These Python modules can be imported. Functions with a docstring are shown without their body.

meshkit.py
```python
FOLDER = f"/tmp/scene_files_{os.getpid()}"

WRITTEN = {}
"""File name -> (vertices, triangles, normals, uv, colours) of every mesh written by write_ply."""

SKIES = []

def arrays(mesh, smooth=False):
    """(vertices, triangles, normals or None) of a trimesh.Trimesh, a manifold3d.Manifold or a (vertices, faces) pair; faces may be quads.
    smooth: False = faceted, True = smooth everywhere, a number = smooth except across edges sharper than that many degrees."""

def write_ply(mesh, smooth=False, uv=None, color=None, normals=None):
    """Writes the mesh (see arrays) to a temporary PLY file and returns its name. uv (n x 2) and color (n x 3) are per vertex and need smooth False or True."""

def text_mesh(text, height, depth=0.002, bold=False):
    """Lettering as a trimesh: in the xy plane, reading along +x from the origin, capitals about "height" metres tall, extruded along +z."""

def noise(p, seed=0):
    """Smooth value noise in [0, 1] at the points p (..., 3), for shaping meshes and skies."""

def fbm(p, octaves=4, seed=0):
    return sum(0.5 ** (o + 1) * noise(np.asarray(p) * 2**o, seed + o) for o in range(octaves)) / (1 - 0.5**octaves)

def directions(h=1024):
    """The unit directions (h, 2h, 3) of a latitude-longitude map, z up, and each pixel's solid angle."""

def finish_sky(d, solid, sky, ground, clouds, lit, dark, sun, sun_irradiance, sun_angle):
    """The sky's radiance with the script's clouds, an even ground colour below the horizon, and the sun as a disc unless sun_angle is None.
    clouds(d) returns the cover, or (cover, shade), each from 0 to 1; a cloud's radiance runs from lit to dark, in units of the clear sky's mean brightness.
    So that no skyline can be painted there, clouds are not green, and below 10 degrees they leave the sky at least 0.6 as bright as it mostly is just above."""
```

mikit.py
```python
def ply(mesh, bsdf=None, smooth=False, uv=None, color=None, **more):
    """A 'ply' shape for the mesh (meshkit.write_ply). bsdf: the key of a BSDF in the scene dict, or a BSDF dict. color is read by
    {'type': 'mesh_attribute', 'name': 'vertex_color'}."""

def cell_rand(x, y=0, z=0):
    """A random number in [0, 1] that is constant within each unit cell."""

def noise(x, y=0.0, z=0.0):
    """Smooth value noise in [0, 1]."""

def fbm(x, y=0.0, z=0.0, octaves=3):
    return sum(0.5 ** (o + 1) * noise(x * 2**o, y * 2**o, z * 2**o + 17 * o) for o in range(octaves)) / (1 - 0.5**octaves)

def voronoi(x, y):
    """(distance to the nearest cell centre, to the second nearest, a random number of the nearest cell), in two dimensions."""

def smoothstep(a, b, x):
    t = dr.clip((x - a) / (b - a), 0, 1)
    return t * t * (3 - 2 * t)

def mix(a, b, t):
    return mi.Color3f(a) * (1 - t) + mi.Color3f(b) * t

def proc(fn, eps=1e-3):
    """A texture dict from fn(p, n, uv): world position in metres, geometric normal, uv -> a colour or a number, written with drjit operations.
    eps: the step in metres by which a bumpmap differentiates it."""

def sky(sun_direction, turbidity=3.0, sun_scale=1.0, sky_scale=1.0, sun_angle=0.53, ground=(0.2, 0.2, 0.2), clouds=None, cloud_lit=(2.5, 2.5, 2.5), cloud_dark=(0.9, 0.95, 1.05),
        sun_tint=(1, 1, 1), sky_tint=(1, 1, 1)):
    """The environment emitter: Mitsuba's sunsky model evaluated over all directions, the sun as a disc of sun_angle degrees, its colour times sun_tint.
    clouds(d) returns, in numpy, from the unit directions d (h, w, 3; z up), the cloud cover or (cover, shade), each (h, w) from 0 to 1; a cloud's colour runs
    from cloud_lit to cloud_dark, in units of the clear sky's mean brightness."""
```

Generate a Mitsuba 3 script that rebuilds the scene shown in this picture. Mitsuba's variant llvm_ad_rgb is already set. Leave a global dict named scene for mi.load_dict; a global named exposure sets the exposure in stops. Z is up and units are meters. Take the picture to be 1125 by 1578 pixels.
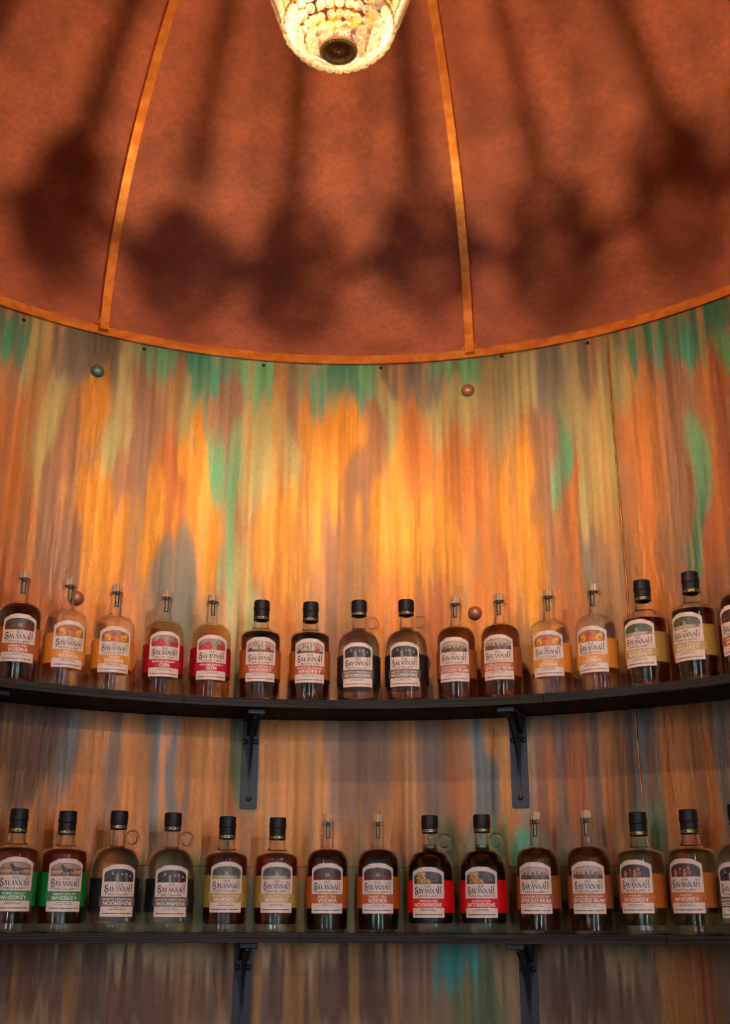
import math, numpy as np, trimesh, mitsuba as mi, drjit as dr, mikit, meshkit
import manifold3d as m3
from mikit import noise, fbm, smoothstep, mix, proc
from shapely.geometry import Polygon, box, Point, LineString, MultiPolygon
from shapely import affinity, union_all

T = mi.ScalarTransform4f
scene, labels = {}, {}
rng = np.random.default_rng(7)
PI = math.pi

# ---------------------------------------------------------------- camera, light, exposure
EYE = 1.45
FW = np.array([0.02824422, 0.94119167, 0.33669052])
UPV = np.array([-0.01319775, -0.33644442, 0.94161084])
CAM = np.array([0.0, -1.2633, EYE])
scene['camera'] = {'type': 'perspective', 'fov_axis': 'x', 'fov': math.degrees(2 * math.atan(562.5 / 1765.1)), 'near_clip': 0.02, 'far_clip': 60.0,
                   'to_world': T().look_at(CAM.tolist(), (CAM + FW).tolist(), UPV.tolist())}
exposure = 0.0
FILAMENT = [40500.0, 26400.0, 14200.0]     # chandelier bulbs' radiance
LAMP_R = [600.0, 470.0, 370.0]                # pendant bulb, right of the doorway
LAMP_L = [270.0, 204.0, 154.0]                # pendant bulb, left of the doorway
DAYLIGHT = [21.0, 25.0, 33.0]              # window panes at the far end of the room, and the added side windows

# ---------------------------------------------------------------- measures
R = 1.15
ZR = EYE + 1.0693 * R          # underside of the dome, top of the copper wall
DH = 0.7647 * R                # dome height
ZU = EYE + 0.3593 * R          # top of upper shelf
ZL = EYE - 0.018 * R           # top of lower shelf
TH = 0.0167                    # shelf thickness
RS = 0.8703 * R                # shelf front radius
SPAN = math.radians(115)       # the niche is open towards the room


def lin(c):
    c = np.asarray(c, float) / 255
    return np.where(c < 0.04045, c / 12.92, ((c + 0.055) / 1.055) ** 2.4)


def rgb(*c):
    return {'type': 'rgb', 'value': [float(x) for x in lin(c)]}


def add(key, mesh, bsdf, smooth=30, label=None, cat=None, group=None, kind=None, to_world=None, **more):
    d = mesh if isinstance(mesh, dict) else mikit.ply(mesh, bsdf, smooth=smooth, **more)
    if to_world is not None:
        d = {**d, 'to_world': to_world}
    k, n = key, 0
    while k in scene:
        n += 1
        k = f'{key}_{n:03d}'
    scene[k] = d
    tag(k, label, cat, group, kind)
    return k


def tag(k, label=None, cat=None, group=None, kind=None):
    e = {a: b for a, b in (('label', label), ('category', cat), ('group', group), ('kind', kind)) if b}
    if e:
        labels[k] = {**labels.get(k, {}), **e}


used = {}


def thing(name, label, cat, group=None):
    n = used.get(name, -1) + 1
    used[name] = n
    k = name if n == 0 else f'{name}_{n:03d}'
    tag(k, label, cat, group)
    return k


def cat(ms):
    return trimesh.util.concatenate(ms)


def mbox(x0, x1, y0, y1, z0, z1, bevel=0.0):
    if bevel <= 0:
        m = trimesh.creation.box(extents=[x1 - x0, y1 - y0, z1 - z0])
        m.apply_translation([(x0 + x1) / 2, (y0 + y1) / 2, (z0 + z1) / 2])
        return m
    p = []
    for i in (0, 1):
        for j in (0, 1):
            for k in (0, 1):
                for a in range(3):
                    q = [(x0, x1)[i], (y0, y1)[j], (z0, z1)[k]]
                    s = [1 - 2 * i, 1 - 2 * j, 1 - 2 * k]
                    p.append([q[c] + (0 if c == a else bevel * s[c]) for c in range(3)])
    return trimesh.convex.convex_hull(np.array(p))


def lathe(prof, n=48, closed=True):
    """Surface of revolution of (r, z) points, bottom to top along the outside."""
    prof = np.asarray(prof, float)
    v, f, rings = [], [], []
    for r, z in prof:
        if r <= 1e-7:
            rings.append([len(v)])
            v.append((0, 0, z))
        else:
            rings.append(list(range(len(v), len(v) + n)))
            v += [(r * math.cos(2 * PI * i / n), r * math.sin(2 * PI * i / n), z) for i in range(n)]
    for a, b in zip(rings[:-1], rings[1:]):
        for i in range(n):
            j = (i + 1) % n
            if len(a) == 1 and len(b) == 1:
                continue
            if len(a) == 1:
                f.append((a[0], b[j], b[i]))
            elif len(b) == 1:
                f.append((a[i], a[j], b[0]))
            else:
                f += [(a[i], a[j], b[j]), (a[i], b[j], b[i])]
    return trimesh.Trimesh(np.array(v), np.array(f), process=False)


def arc(r0, r1, z0, z1, p0, p1, n):
    """Ring segment: box bent round the z axis; angle p from +y towards +x. Bottom/top/inner/outer faces and ends."""
    ph = np.linspace(p0, p1, n + 1)
    v = np.concatenate([np.stack([r * np.sin(ph), r * np.cos(ph), 0 * ph + z], -1) for r, z in ((r0, z0), (r1, z0), (r1, z1), (r0, z1))])
    m, f = n + 1, []
    for i in range(n):
        for a, b in ((0, 1), (1, 2), (2, 3), (3, 0)):
            A, B = a * m + i, b * m + i
            f += [(A, B, B + 1), (A, B + 1, A + 1)]
    f += [(0, 2 * m, m), (0, 3 * m, 2 * m), (n, m + n, 2 * m + n), (n, 2 * m + n, 3 * m + n)]
    t = trimesh.Trimesh(v, f, process=False)
    if t.volume < 0:
        t.invert()
    return t


def tube(pts, rad, sides=10, close=False, ref=None):
    p = np.asarray(pts, float)
    t = np.roll(p, -1, 0) - np.roll(p, 1, 0) if close else np.gradient(p, axis=0)
    t /= np.linalg.norm(t, axis=1, keepdims=True)
    ref = np.array(ref) if ref else np.array([0, 0, 1.0]) if abs(t[:, 2]).mean() < 0.8 else np.array([1.0, 0, 0])
    a = np.cross(t, ref)
    a /= np.linalg.norm(a, axis=1, keepdims=True)
    b = np.cross(t, a)
    g = np.arange(sides) * 2 * PI / sides
    rad = np.broadcast_to(rad, (len(p),))
    v = p[:, None] + rad[:, None, None] * (np.cos(g)[None, :, None] * a[:, None] + np.sin(g)[None, :, None] * b[:, None])
    n, f = len(p), []
    for i in range(n if close else n - 1):
        k = (i + 1) % n
        for j in range(sides):
            q = (j + 1) % sides
            f += [(i * sides + j, k * sides + q, i * sides + q), (i * sides + j, k * sides + j, k * sides + q)]
    v = v.reshape(-1, 3)
    if not close:
        v = np.vstack([v, p[0], p[-1]])
        for j in range(sides):
            q = (j + 1) % sides
            f += [(len(v) - 2, j, q), (len(v) - 1, (n - 1) * sides + q, (n - 1) * sides + j)]
    m = trimesh.Trimesh(v, f, process=False)
    if m.volume < 0:
        m.invert()
    return m


def polar(phi, r, z):
    return np.array([r * math.sin(phi), r * math.cos(phi), z])


def dome_pt(phi, t, inset=0.0):
    return polar(phi, R * math.cos(t) ** 0.9724 - inset * math.cos(t), ZR + DH * math.sin(t) ** 0.9434 - inset * math.sin(t))


# ---------------------------------------------------------------- materials
PATINA_AND_LIGHT = [
(-0.633,2.641,0.030,0.038,'T'), (-0.587,2.619,0.018,0.092,'P'), (-0.499,2.624,0.056,0.063,'S'), (-0.424,2.605,0.013,0.080,'P'), (-0.394,2.613,0.019,0.080,'M'),
(-0.368,2.668,0.032,0.057,'G'), (-0.283,2.661,0.052,0.050,'T'), (-0.264,2.599,0.021,0.074,'T'), (-0.234,2.595,0.015,0.036,'M'), (-0.165,2.662,0.046,0.059,'G'),
(-0.078,2.587,0.034,0.092,'M'), (-0.013,2.632,0.059,0.059,'T'), (0.039,2.657,0.033,0.051,'T'), (0.081,2.632,0.018,0.067,'G'), (0.171,2.627,0.042,0.054,'S'),
(0.233,2.663,0.029,0.047,'G'), (0.300,2.688,0.018,0.030,'T'), (0.340,2.607,0.046,0.082,'P'), (0.425,2.623,0.041,0.073,'S'), (0.392,2.493,0.028,0.063,'M'),
(0.461,2.558,0.028,0.096,'P'), (0.510,2.634,0.023,0.058,'S'), (0.577,2.575,0.027,0.078,'P'), (0.644,2.617,0.049,0.040,'T'), (0.728,2.639,0.055,0.039,'T'),
(0.667,2.509,0.027,0.059,'M'), (0.730,2.451,0.026,0.086,'R'), (0.765,2.534,0.017,0.043,'G'), (-0.588,2.362,0.033,0.174,'O'), (-0.536,2.465,0.027,0.090,'P'),
(-0.494,2.401,0.022,0.120,'M'), (-0.475,2.498,0.016,0.092,'Y'), (-0.424,2.456,0.016,0.077,'P'), (-0.399,2.548,0.015,0.063,'M'), (-0.378,2.412,0.020,0.092,'M'),
(-0.499,2.154,0.058,0.084,'M'), (-0.320,2.438,0.015,0.190,'R'), (-0.302,2.520,0.028,0.080,'P'), (-0.261,2.526,0.011,0.097,'Y'), (-0.226,2.389,0.018,0.094,'G'),
(-0.209,2.501,0.014,0.130,'M'), (-0.158,2.443,0.023,0.096,'P'), (-0.108,2.463,0.033,0.097,'P'), (-0.050,2.466,0.015,0.164,'Y'), (0.008,2.484,0.036,0.131,'Y'),
(0.059,2.452,0.018,0.147,'M'), (0.101,2.532,0.018,0.099,'P'), (0.111,2.403,0.018,0.145,'Y'), (0.163,2.481,0.023,0.131,'O'), (0.228,2.540,0.047,0.065,'P'),
(0.241,2.411,0.036,0.127,'O'), (0.318,2.513,0.036,0.097,'P'), (0.351,2.367,0.030,0.140,'Y'), (0.404,2.359,0.017,0.092,'M'), (0.430,2.432,0.018,0.077,'G'),
(0.464,2.364,0.017,0.106,'O'), (0.516,2.399,0.034,0.121,'P'), (0.601,2.379,0.022,0.178,'O'), (0.649,2.366,0.021,0.116,'M'), (0.692,2.368,0.026,0.085,'G'),
(0.698,2.295,0.012,0.084,'R'), (0.729,2.245,0.021,0.137,'R'), (-0.421,2.225,0.033,0.116,'Y'), (-0.338,2.267,0.017,0.089,'Y'), (-0.280,2.336,0.022,0.092,'Y'),
(-0.289,2.142,0.022,0.073,'S'), (-0.226,2.236,0.022,0.090,'Y'), (-0.188,2.285,0.014,0.154,'G'), (-0.090,2.262,0.035,0.123,'Y'), (-0.041,2.294,0.028,0.140,'Y'),
(0.013,2.220,0.017,0.107,'M'), (0.110,2.249,0.035,0.123,'Y'), (0.185,2.261,0.028,0.123,'Y'), (0.285,2.253,0.017,0.122,'O'), (0.359,2.231,0.044,0.120,'Y'),
(0.422,2.208,0.017,0.088,'M'), (0.455,2.189,0.022,0.101,'O'), (0.501,2.139,0.033,0.085,'S'), (0.600,2.192,0.021,0.155,'O'), (0.647,2.154,0.021,0.109,'M'),
(0.671,2.190,0.009,0.110,'T'), (0.708,2.209,0.016,0.137,'R'), (0.725,2.110,0.020,0.079,'M'), (-0.554,2.048,0.063,0.073,'R'), (-0.432,2.040,0.042,0.076,'O'),
(-0.373,2.033,0.021,0.083,'O'), (-0.292,2.084,0.019,0.115,'S'), (-0.086,2.055,0.022,0.087,'O'), (-0.157,2.095,0.017,0.088,'P'), (-0.000,2.058,0.022,0.087,'M'),
(0.097,2.057,0.029,0.117,'O'), (0.182,2.055,0.024,0.087,'R'), (0.280,2.064,0.044,0.072,'O'), (0.449,2.076,0.043,0.070,'O'), (0.509,2.040,0.021,0.068,'S'),
(0.610,2.012,0.032,0.080,'O'), (0.687,2.039,0.025,0.078,'M'), (-0.529,1.767,0.055,0.075,'D'), (-0.441,1.699,0.033,0.087,'O'), (-0.474,1.772,0.015,0.089,'S'),
(-0.418,1.726,0.012,0.089,'O'), (-0.388,1.740,0.012,0.077,'M'), (-0.349,1.742,0.020,0.116,'O'), (-0.302,1.745,0.014,0.144,'S'), (-0.284,1.746,0.009,0.078,'O'),
(-0.266,1.721,0.011,0.117,'S'), (-0.217,1.736,0.037,0.132,'O'), (-0.165,1.751,0.014,0.106,'B'), (-0.103,1.792,0.021,0.081,'O'), (-0.043,1.727,0.042,0.134,'O'),
(0.003,1.754,0.009,0.135,'M'), (0.062,1.728,0.042,0.134,'M'), (0.143,1.701,0.021,0.132,'O'), (0.178,1.753,0.033,0.107,'M'), (0.224,1.726,0.016,0.133,'R'),
(0.273,1.725,0.012,0.132,'S'), (0.311,1.723,0.018,0.131,'O'), (0.374,1.721,0.016,0.117,'R'), (0.412,1.745,0.015,0.103,'M'), (0.442,1.718,0.012,0.128,'R'),
(0.476,1.716,0.012,0.101,'M'), (0.499,1.715,0.011,0.126,'R'), (0.527,1.713,0.016,0.125,'D'), (0.556,1.736,0.014,0.125,'S'), (0.611,1.732,0.024,0.123,'O'),
(0.657,1.729,0.024,0.121,'O'), (0.697,1.737,0.011,0.096,'S'), (-0.498,1.599,0.043,0.048,'O'), (-0.345,1.593,0.044,0.049,'O'), (-0.178,1.609,0.068,0.051,'O'),
(-0.007,1.611,0.069,0.051,'O'), (0.119,1.611,0.046,0.051,'O'), (0.199,1.598,0.034,0.043,'B'), (0.323,1.584,0.045,0.030,'G'), (0.425,1.607,0.044,0.042,'M'),
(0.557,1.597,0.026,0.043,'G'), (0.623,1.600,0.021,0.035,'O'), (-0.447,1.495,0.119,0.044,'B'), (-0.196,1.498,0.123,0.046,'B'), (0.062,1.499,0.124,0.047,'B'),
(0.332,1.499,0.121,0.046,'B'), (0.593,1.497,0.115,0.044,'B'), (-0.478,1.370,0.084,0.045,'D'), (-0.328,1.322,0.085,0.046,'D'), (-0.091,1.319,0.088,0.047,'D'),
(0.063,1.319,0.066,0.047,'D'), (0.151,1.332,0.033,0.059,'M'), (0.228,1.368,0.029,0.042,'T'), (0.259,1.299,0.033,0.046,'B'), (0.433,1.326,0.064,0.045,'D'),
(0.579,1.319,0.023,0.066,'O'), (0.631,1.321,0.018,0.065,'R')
]
DRIPS = [(-0.2659, 1.865, -0.2590, 1.773), (0.6009, 1.842, 0.6031, 1.654), (0.6418, 1.834, 0.6454, 1.717), (0.6619, 1.834, 0.6693, 1.668), (0.6102, 1.831, 0.6142, 1.769), (0.6990, 1.828, 0.6983, 1.713), (0.5275, 1.814, 0.5201, 1.664), (0.2970, 1.829, 0.2915, 1.647), (-0.1909, 1.378, -0.1850, 1.286), (-0.2247, 1.355, -0.2231, 1.320), (-0.3582, 1.379, -0.3534, 1.323), ]
side = np.random.default_rng(3)       # the same bloom goes on round the niche, past the part set down above
for _ in range(22):
    z = side.uniform(1.2, 2.66)
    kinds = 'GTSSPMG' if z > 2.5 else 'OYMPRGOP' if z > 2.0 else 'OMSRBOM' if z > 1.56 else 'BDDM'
    PATINA_AND_LIGHT.append((round(float(side.choice([-1, 1]) * side.uniform(0.9, 1.9)), 3), round(float(z), 3), round(float(side.uniform(0.06, 0.13)), 3), round(float(side.uniform(0.09, 0.2)), 3), str(side.choice(list(kinds)))))
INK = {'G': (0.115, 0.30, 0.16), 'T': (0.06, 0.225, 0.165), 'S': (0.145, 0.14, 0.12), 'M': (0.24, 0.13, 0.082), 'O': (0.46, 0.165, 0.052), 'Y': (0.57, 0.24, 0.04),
       'R': (0.39, 0.125, 0.05), 'P': (0.345, 0.315, 0.145), 'D': (0.135, 0.069, 0.043), 'B': (0.135, 0.148, 0.07)}  # D also holds the low wall's dimness, painted into the brown
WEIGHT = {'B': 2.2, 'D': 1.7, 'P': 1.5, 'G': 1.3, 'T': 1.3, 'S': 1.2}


def patina_and_light(p, n, uv):
    """Heat-tinted copper: blooms of verdigris, bronze, violet and bare copper drawn down in streaks, with crystal light flames and low-wall dimness painted in (angle round the wall, height)."""
    a, z = dr.atan2(p.x, p.y), p.z
    streak = fbm(a * 34, z * 1.6, 3.0, 3)
    fine = noise(a * 150, z * 3.0, 9.0)
    calm = 0.3 + 0.7 * smoothstep(1.9, 2.3, z)      # lower sheets straighter; above, crystal light flames drawn into the colour
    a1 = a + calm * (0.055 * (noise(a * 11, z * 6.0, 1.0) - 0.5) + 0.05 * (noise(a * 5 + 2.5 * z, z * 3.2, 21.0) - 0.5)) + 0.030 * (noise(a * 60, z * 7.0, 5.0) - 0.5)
    z1 = z + 0.13 * (streak - 0.5) + 0.07 * (fine - 0.5)
    gold = mi.Float(0)
    acc, tot = mi.Color3f(0.31, 0.18, 0.09) * 0.02, mi.Float(0.02)
    for pa, pz, ha, hz, k in PATINA_AND_LIGHT:
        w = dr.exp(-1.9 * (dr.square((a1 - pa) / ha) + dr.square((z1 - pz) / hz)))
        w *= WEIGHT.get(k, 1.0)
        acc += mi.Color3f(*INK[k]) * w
        tot += w
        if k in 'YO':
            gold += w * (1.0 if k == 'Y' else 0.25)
    c = acc / tot
    c *= 0.46 + 0.64 * streak + 0.44 * fine * (0.4 + 1.2 * noise(a * 26, z * 4.0, 6.0))
    s2 = smoothstep(0.55, 0.8, fbm(a * 60 + 7, z * 0.9, 2.0, 2))
    c = mix(c, mi.Color3f(0.62, 0.27, 0.07), 0.34 * s2)
    s3 = smoothstep(0.58, 0.75, fbm(a * 48 + 31, z * 1.8, 11.0, 2))
    c = mix(c, mi.Color3f(0.17, 0.135, 0.11), 0.32 * s3)
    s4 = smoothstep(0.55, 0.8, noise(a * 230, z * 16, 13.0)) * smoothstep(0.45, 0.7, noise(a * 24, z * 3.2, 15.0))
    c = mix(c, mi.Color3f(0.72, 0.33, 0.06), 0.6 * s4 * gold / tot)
    for p0, z0, p1, z2 in DRIPS:
        t = (z0 - z) / (z0 - z2)
        d = a - (p0 + (p1 - p0) * t) - 0.004 * (noise(z * 22, p0 * 90) - 0.5)
        c *= 1 - 0.32 * dr.exp(-dr.square(d / 0.0016)) * smoothstep(0.0, 0.02, t) * smoothstep(1.0, 0.9, t)
    grain = noise(a * 900, z * 160, 0.0)
    return c * (0.9 + 0.2 * grain)


def wall_rough(p, n, uv):
    a = dr.atan2(p.x, p.y)
    return 0.36 + 0.18 * fbm(a * 40, p.z * 2.0, 8.0, 2)


def wall_bump(p, n, uv):
    a = dr.atan2(p.x, p.y)
    return 0.6 * fbm(a * 55, p.z * 5.0, 4.0, 3) + 0.12 * noise(a * 300, p.z * 40, 2.0)


def terracotta(p, n, uv):
    f = fbm(p.x * 9, p.y * 9, p.z * 9, 4)
    g = noise(p.x * 130, p.y * 130, p.z * 130)
    c = mix((0.28, 0.068, 0.027), (0.42, 0.108, 0.042), smoothstep(0.3, 0.7, f))
    return c * (0.86 + 0.28 * g)


def gilt(p, n, uv):
    f = fbm(p.x * 40, p.y * 40, p.z * 40, 3)
    return mix((0.60, 0.165, 0.024), (0.80, 0.29, 0.05), smoothstep(0.3, 0.75, f))


def wood(p, n, uv):
    a = dr.atan2(p.x, p.y)
    r = dr.sqrt(p.x * p.x + p.y * p.y)
    g = fbm(a * 7, r * 180, p.z * 420, 3)
    h = noise(a * 40, r * 500, p.z * 1100)
    return mix((0.009, 0.008, 0.008), (0.045, 0.034, 0.031), smoothstep(0.25, 0.8, g)) * (0.75 + 0.5 * h)


def wood_bump(p, n, uv):
    a = dr.atan2(p.x, p.y)
    return fbm(a * 9, dr.sqrt(p.x * p.x + p.y * p.y) * 200, p.z * 500, 3)


def two(b):
    return {'type': 'twosided', 'bsdf': b}


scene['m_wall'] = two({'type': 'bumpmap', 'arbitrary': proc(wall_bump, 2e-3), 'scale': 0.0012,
                       'bsdf': {'type': 'principled', 'base_color': proc(patina_and_light), 'metallic': 0.9, 'roughness': proc(wall_rough), 'specular': 0.5}})
scene['m_dome'] = two({'type': 'principled', 'base_color': proc(terracotta), 'metallic': 0.15, 'roughness': 0.55, 'specular': 0.4})
scene['m_gilt'] = two({'type': 'principled', 'base_color': proc(gilt), 'metallic': 0.7, 'roughness': 0.38})
scene['m_wood'] = two({'type': 'bumpmap', 'arbitrary': proc(wood_bump, 1e-3), 'scale': 0.0008,
                       'bsdf': {'type': 'principled', 'base_color': proc(wood), 'roughness': 0.6, 'specular': 0.25}})
scene['m_iron'] = two({'type': 'principled', 'base_color': rgb(38, 38, 42), 'roughness': 0.42, 'specular': 0.5})
scene['m_screw'] = two({'type': 'principled', 'base_color': rgb(50, 48, 48), 'metallic': 0.7, 'roughness': 0.35})
scene['m_bolt'] = two({'type': 'principled', 'base_color': rgb(196, 128, 98), 'metallic': 0.5, 'roughness': 0.42})
scene['m_bolt_green'] = two({'type': 'principled', 'base_color': rgb(104, 132, 124), 'metallic': 0.5, 'roughness': 0.42})
scene['m_brass'] = two({'type': 'principled', 'base_color': rgb(214, 160, 84), 'metallic': 1.0, 'roughness': 0.3})
scene['m_bronze'] = two({'type': 'principled', 'base_color': rgb(232, 178, 100), 'metallic': 0.15, 'roughness': 0.45})
scene['m_print'] = two({'type': 'principled', 'base_color': {'type': 'mesh_attribute', 'name': 'vertex_color'}, 'roughness': 0.38, 'specular': 0.5})
scene['m_black'] = two({'type': 'principled', 'base_color': rgb(22, 21, 22), 'roughness': 0.5, 'specular': 0.4})
scene['m_goldfoil'] = two({'type': 'principled', 'base_color': rgb(226, 190, 110), 'metallic': 0.9, 'roughness': 0.3})
scene['m_cork'] = two({'type': 'principled', 'base_color': rgb(236, 192, 172), 'roughness': 0.35, 'metallic': 0.25})
scene['m_glass'] = {'type': 'dielectric', 'int_ior': 1.5, 'ext_ior': 1.0}
scene['m_clear_glass'] = {'type': 'thindielectric', 'int_ior': 1.5}
scene['m_liquid_skin'] = {'type': 'thindielectric', 'int_ior': 1.12}
scene['m_liquid'] = {'type': 'dielectric', 'int_ior': 1.34, 'ext_ior': 1.0}
for k, w in (('m_crystal', 0.12), ('m_prism', 0.035)):
    scene[k] = {'type': 'blendbsdf', 'weight': w, 'a': {'type': 'thindielectric', 'int_ior': 1.6},
                'b': {'type': 'principledthin', 'base_color': rgb(255, 240, 215), 'diff_trans': 1.2, 'roughness': 0.12, 'eta': 1.6}}
scene['m_room'] = two({'type': 'diffuse', 'reflectance': rgb(92, 80, 70)})
scene['m_floor'] = two({'type': 'principled', 'base_color': rgb(78, 62, 50), 'roughness': 0.5})
# liquids absorb along the path through them
T70 = {'sweet_tea': (0.10, 0.020, 0.010), 'pecan': (0.50, 0.12, 0.03), 'rum': (0.70, 0.23, 0.05), 'gin': (0.94, 0.42, 0.12), 'julep': (0.54, 0.065, 0.022),
       'peanut': (0.40, 0.085, 0.025), 'apple': (0.12, 0.03, 0.015), 'peach_whiskey': (0.62, 0.42, 0.14)}
for k, t in T70.items():
    s = [-math.log(x) / 0.07 for x in t]
    scene['medium_' + k] = {'type': 'homogeneous', 'albedo': 0.0, 'scale': max(s), 'sigma_t': {'type': 'rgb', 'value': [x / max(s) for x in s]}}

# ---------------------------------------------------------------- the setting
SEAM, HSEAM = 0.5520, 1.5523
cols = [-SPAN, -1.55, SEAM - 1.4, SEAM, 1.60, SPAN]
wall = 'wall_back'
add(wall, arc(R + 0.004, R + 0.05, 0.0, ZR + 0.02, -SPAN, SPAN, 90), 'm_black', smooth=30, label='curved wall of the round niche clad in streaked patinated copper sheets', kind='structure')
for i, (a, b) in enumerate(zip(cols[:-1], cols[1:])):
    for z0, z1 in ((HSEAM + 0.0006, ZR + 0.004), (0.0, HSEAM - 0.0006)):
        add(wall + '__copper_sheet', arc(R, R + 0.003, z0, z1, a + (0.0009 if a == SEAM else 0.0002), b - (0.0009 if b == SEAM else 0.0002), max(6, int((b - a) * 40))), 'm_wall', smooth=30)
# raised solder line down the seam
ss = np.linspace(1.0, ZR - 0.002, 120)
add(wall + '__seam_bead', tube([polar(SEAM + 0.0012 * math.sin(9 * z + 1), R - 0.0002, z) for z in ss],
    np.where(ss > 1.88, 0.0018, 0.0009) + 0.0009 * meshkit.noise(np.stack([ss * 40, ss * 0, ss * 0], -1), 3), 8), 'm_gilt', smooth=True, label='rusty gold seam line')
dome_head = lathe([(0.0155 * math.cos(t), 0.0125 * math.sin(t)) for t in np.linspace(0, PI / 2, 9)], 24)


def facing_in(phi, r, z, extra=None):
    """Local z axis points from the wall to the middle of the niche; local y is up."""
    c, s = math.cos(phi), math.sin(phi)
    m = np.array([[-c, 0, -s, r * s], [s, 0, -c, r * c], [0, 1, 0, z], [0, 0, 0, 1.0]])
    return T(m if extra is None else m @ extra)


def swing(phi, r, z):
    """Local x to the right along the wall, local y outwards to the wall, z up."""
    c, s = math.cos(phi), math.sin(phi)
    return T(np.array([[c, s, 0, r * s], [-s, c, 0, r * c], [0, 0, 1, z], [0, 0, 0, 1.0]]))


for phi, z, m in ((-0.4712, 2.5895, 'm_bolt_green'), (0.2696, 2.5973, 'm_bolt'), (-0.4715, 2.0722, 'm_bolt'), (0.2704, 2.0717, 'm_bolt')):
    add(wall + '__bolt', dome_head, m, smooth=True, to_world=facing_in(phi, R + 0.0005, z), label='round bolt head')
rivet = lathe([(0.0042 * math.cos(t), 0.003 * math.sin(t)) for t in np.linspace(0, PI / 2, 5)], 12)
for phi, z in ((-0.3843, 2.6674), (-0.1444, 2.6681), (0.0944, 2.670), (0.34, 2.674), (0.5129, 2.668), (-0.62, 2.664)):
    add(wall + '__rivet', rivet, 'm_screw', smooth=True, to_world=facing_in(phi, R + 0.0005, z))

# dome of painted metal gores between ribs
RIB = [-0.4697 - 0.785 * 2, -0.4697 - 0.785, -0.4697, 0.2776, 0.2776 + 0.785, 0.2776 + 1.57]
edges = [-SPAN] + RIB[1:-1] + [SPAN]
dome = 'ceiling'


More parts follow.
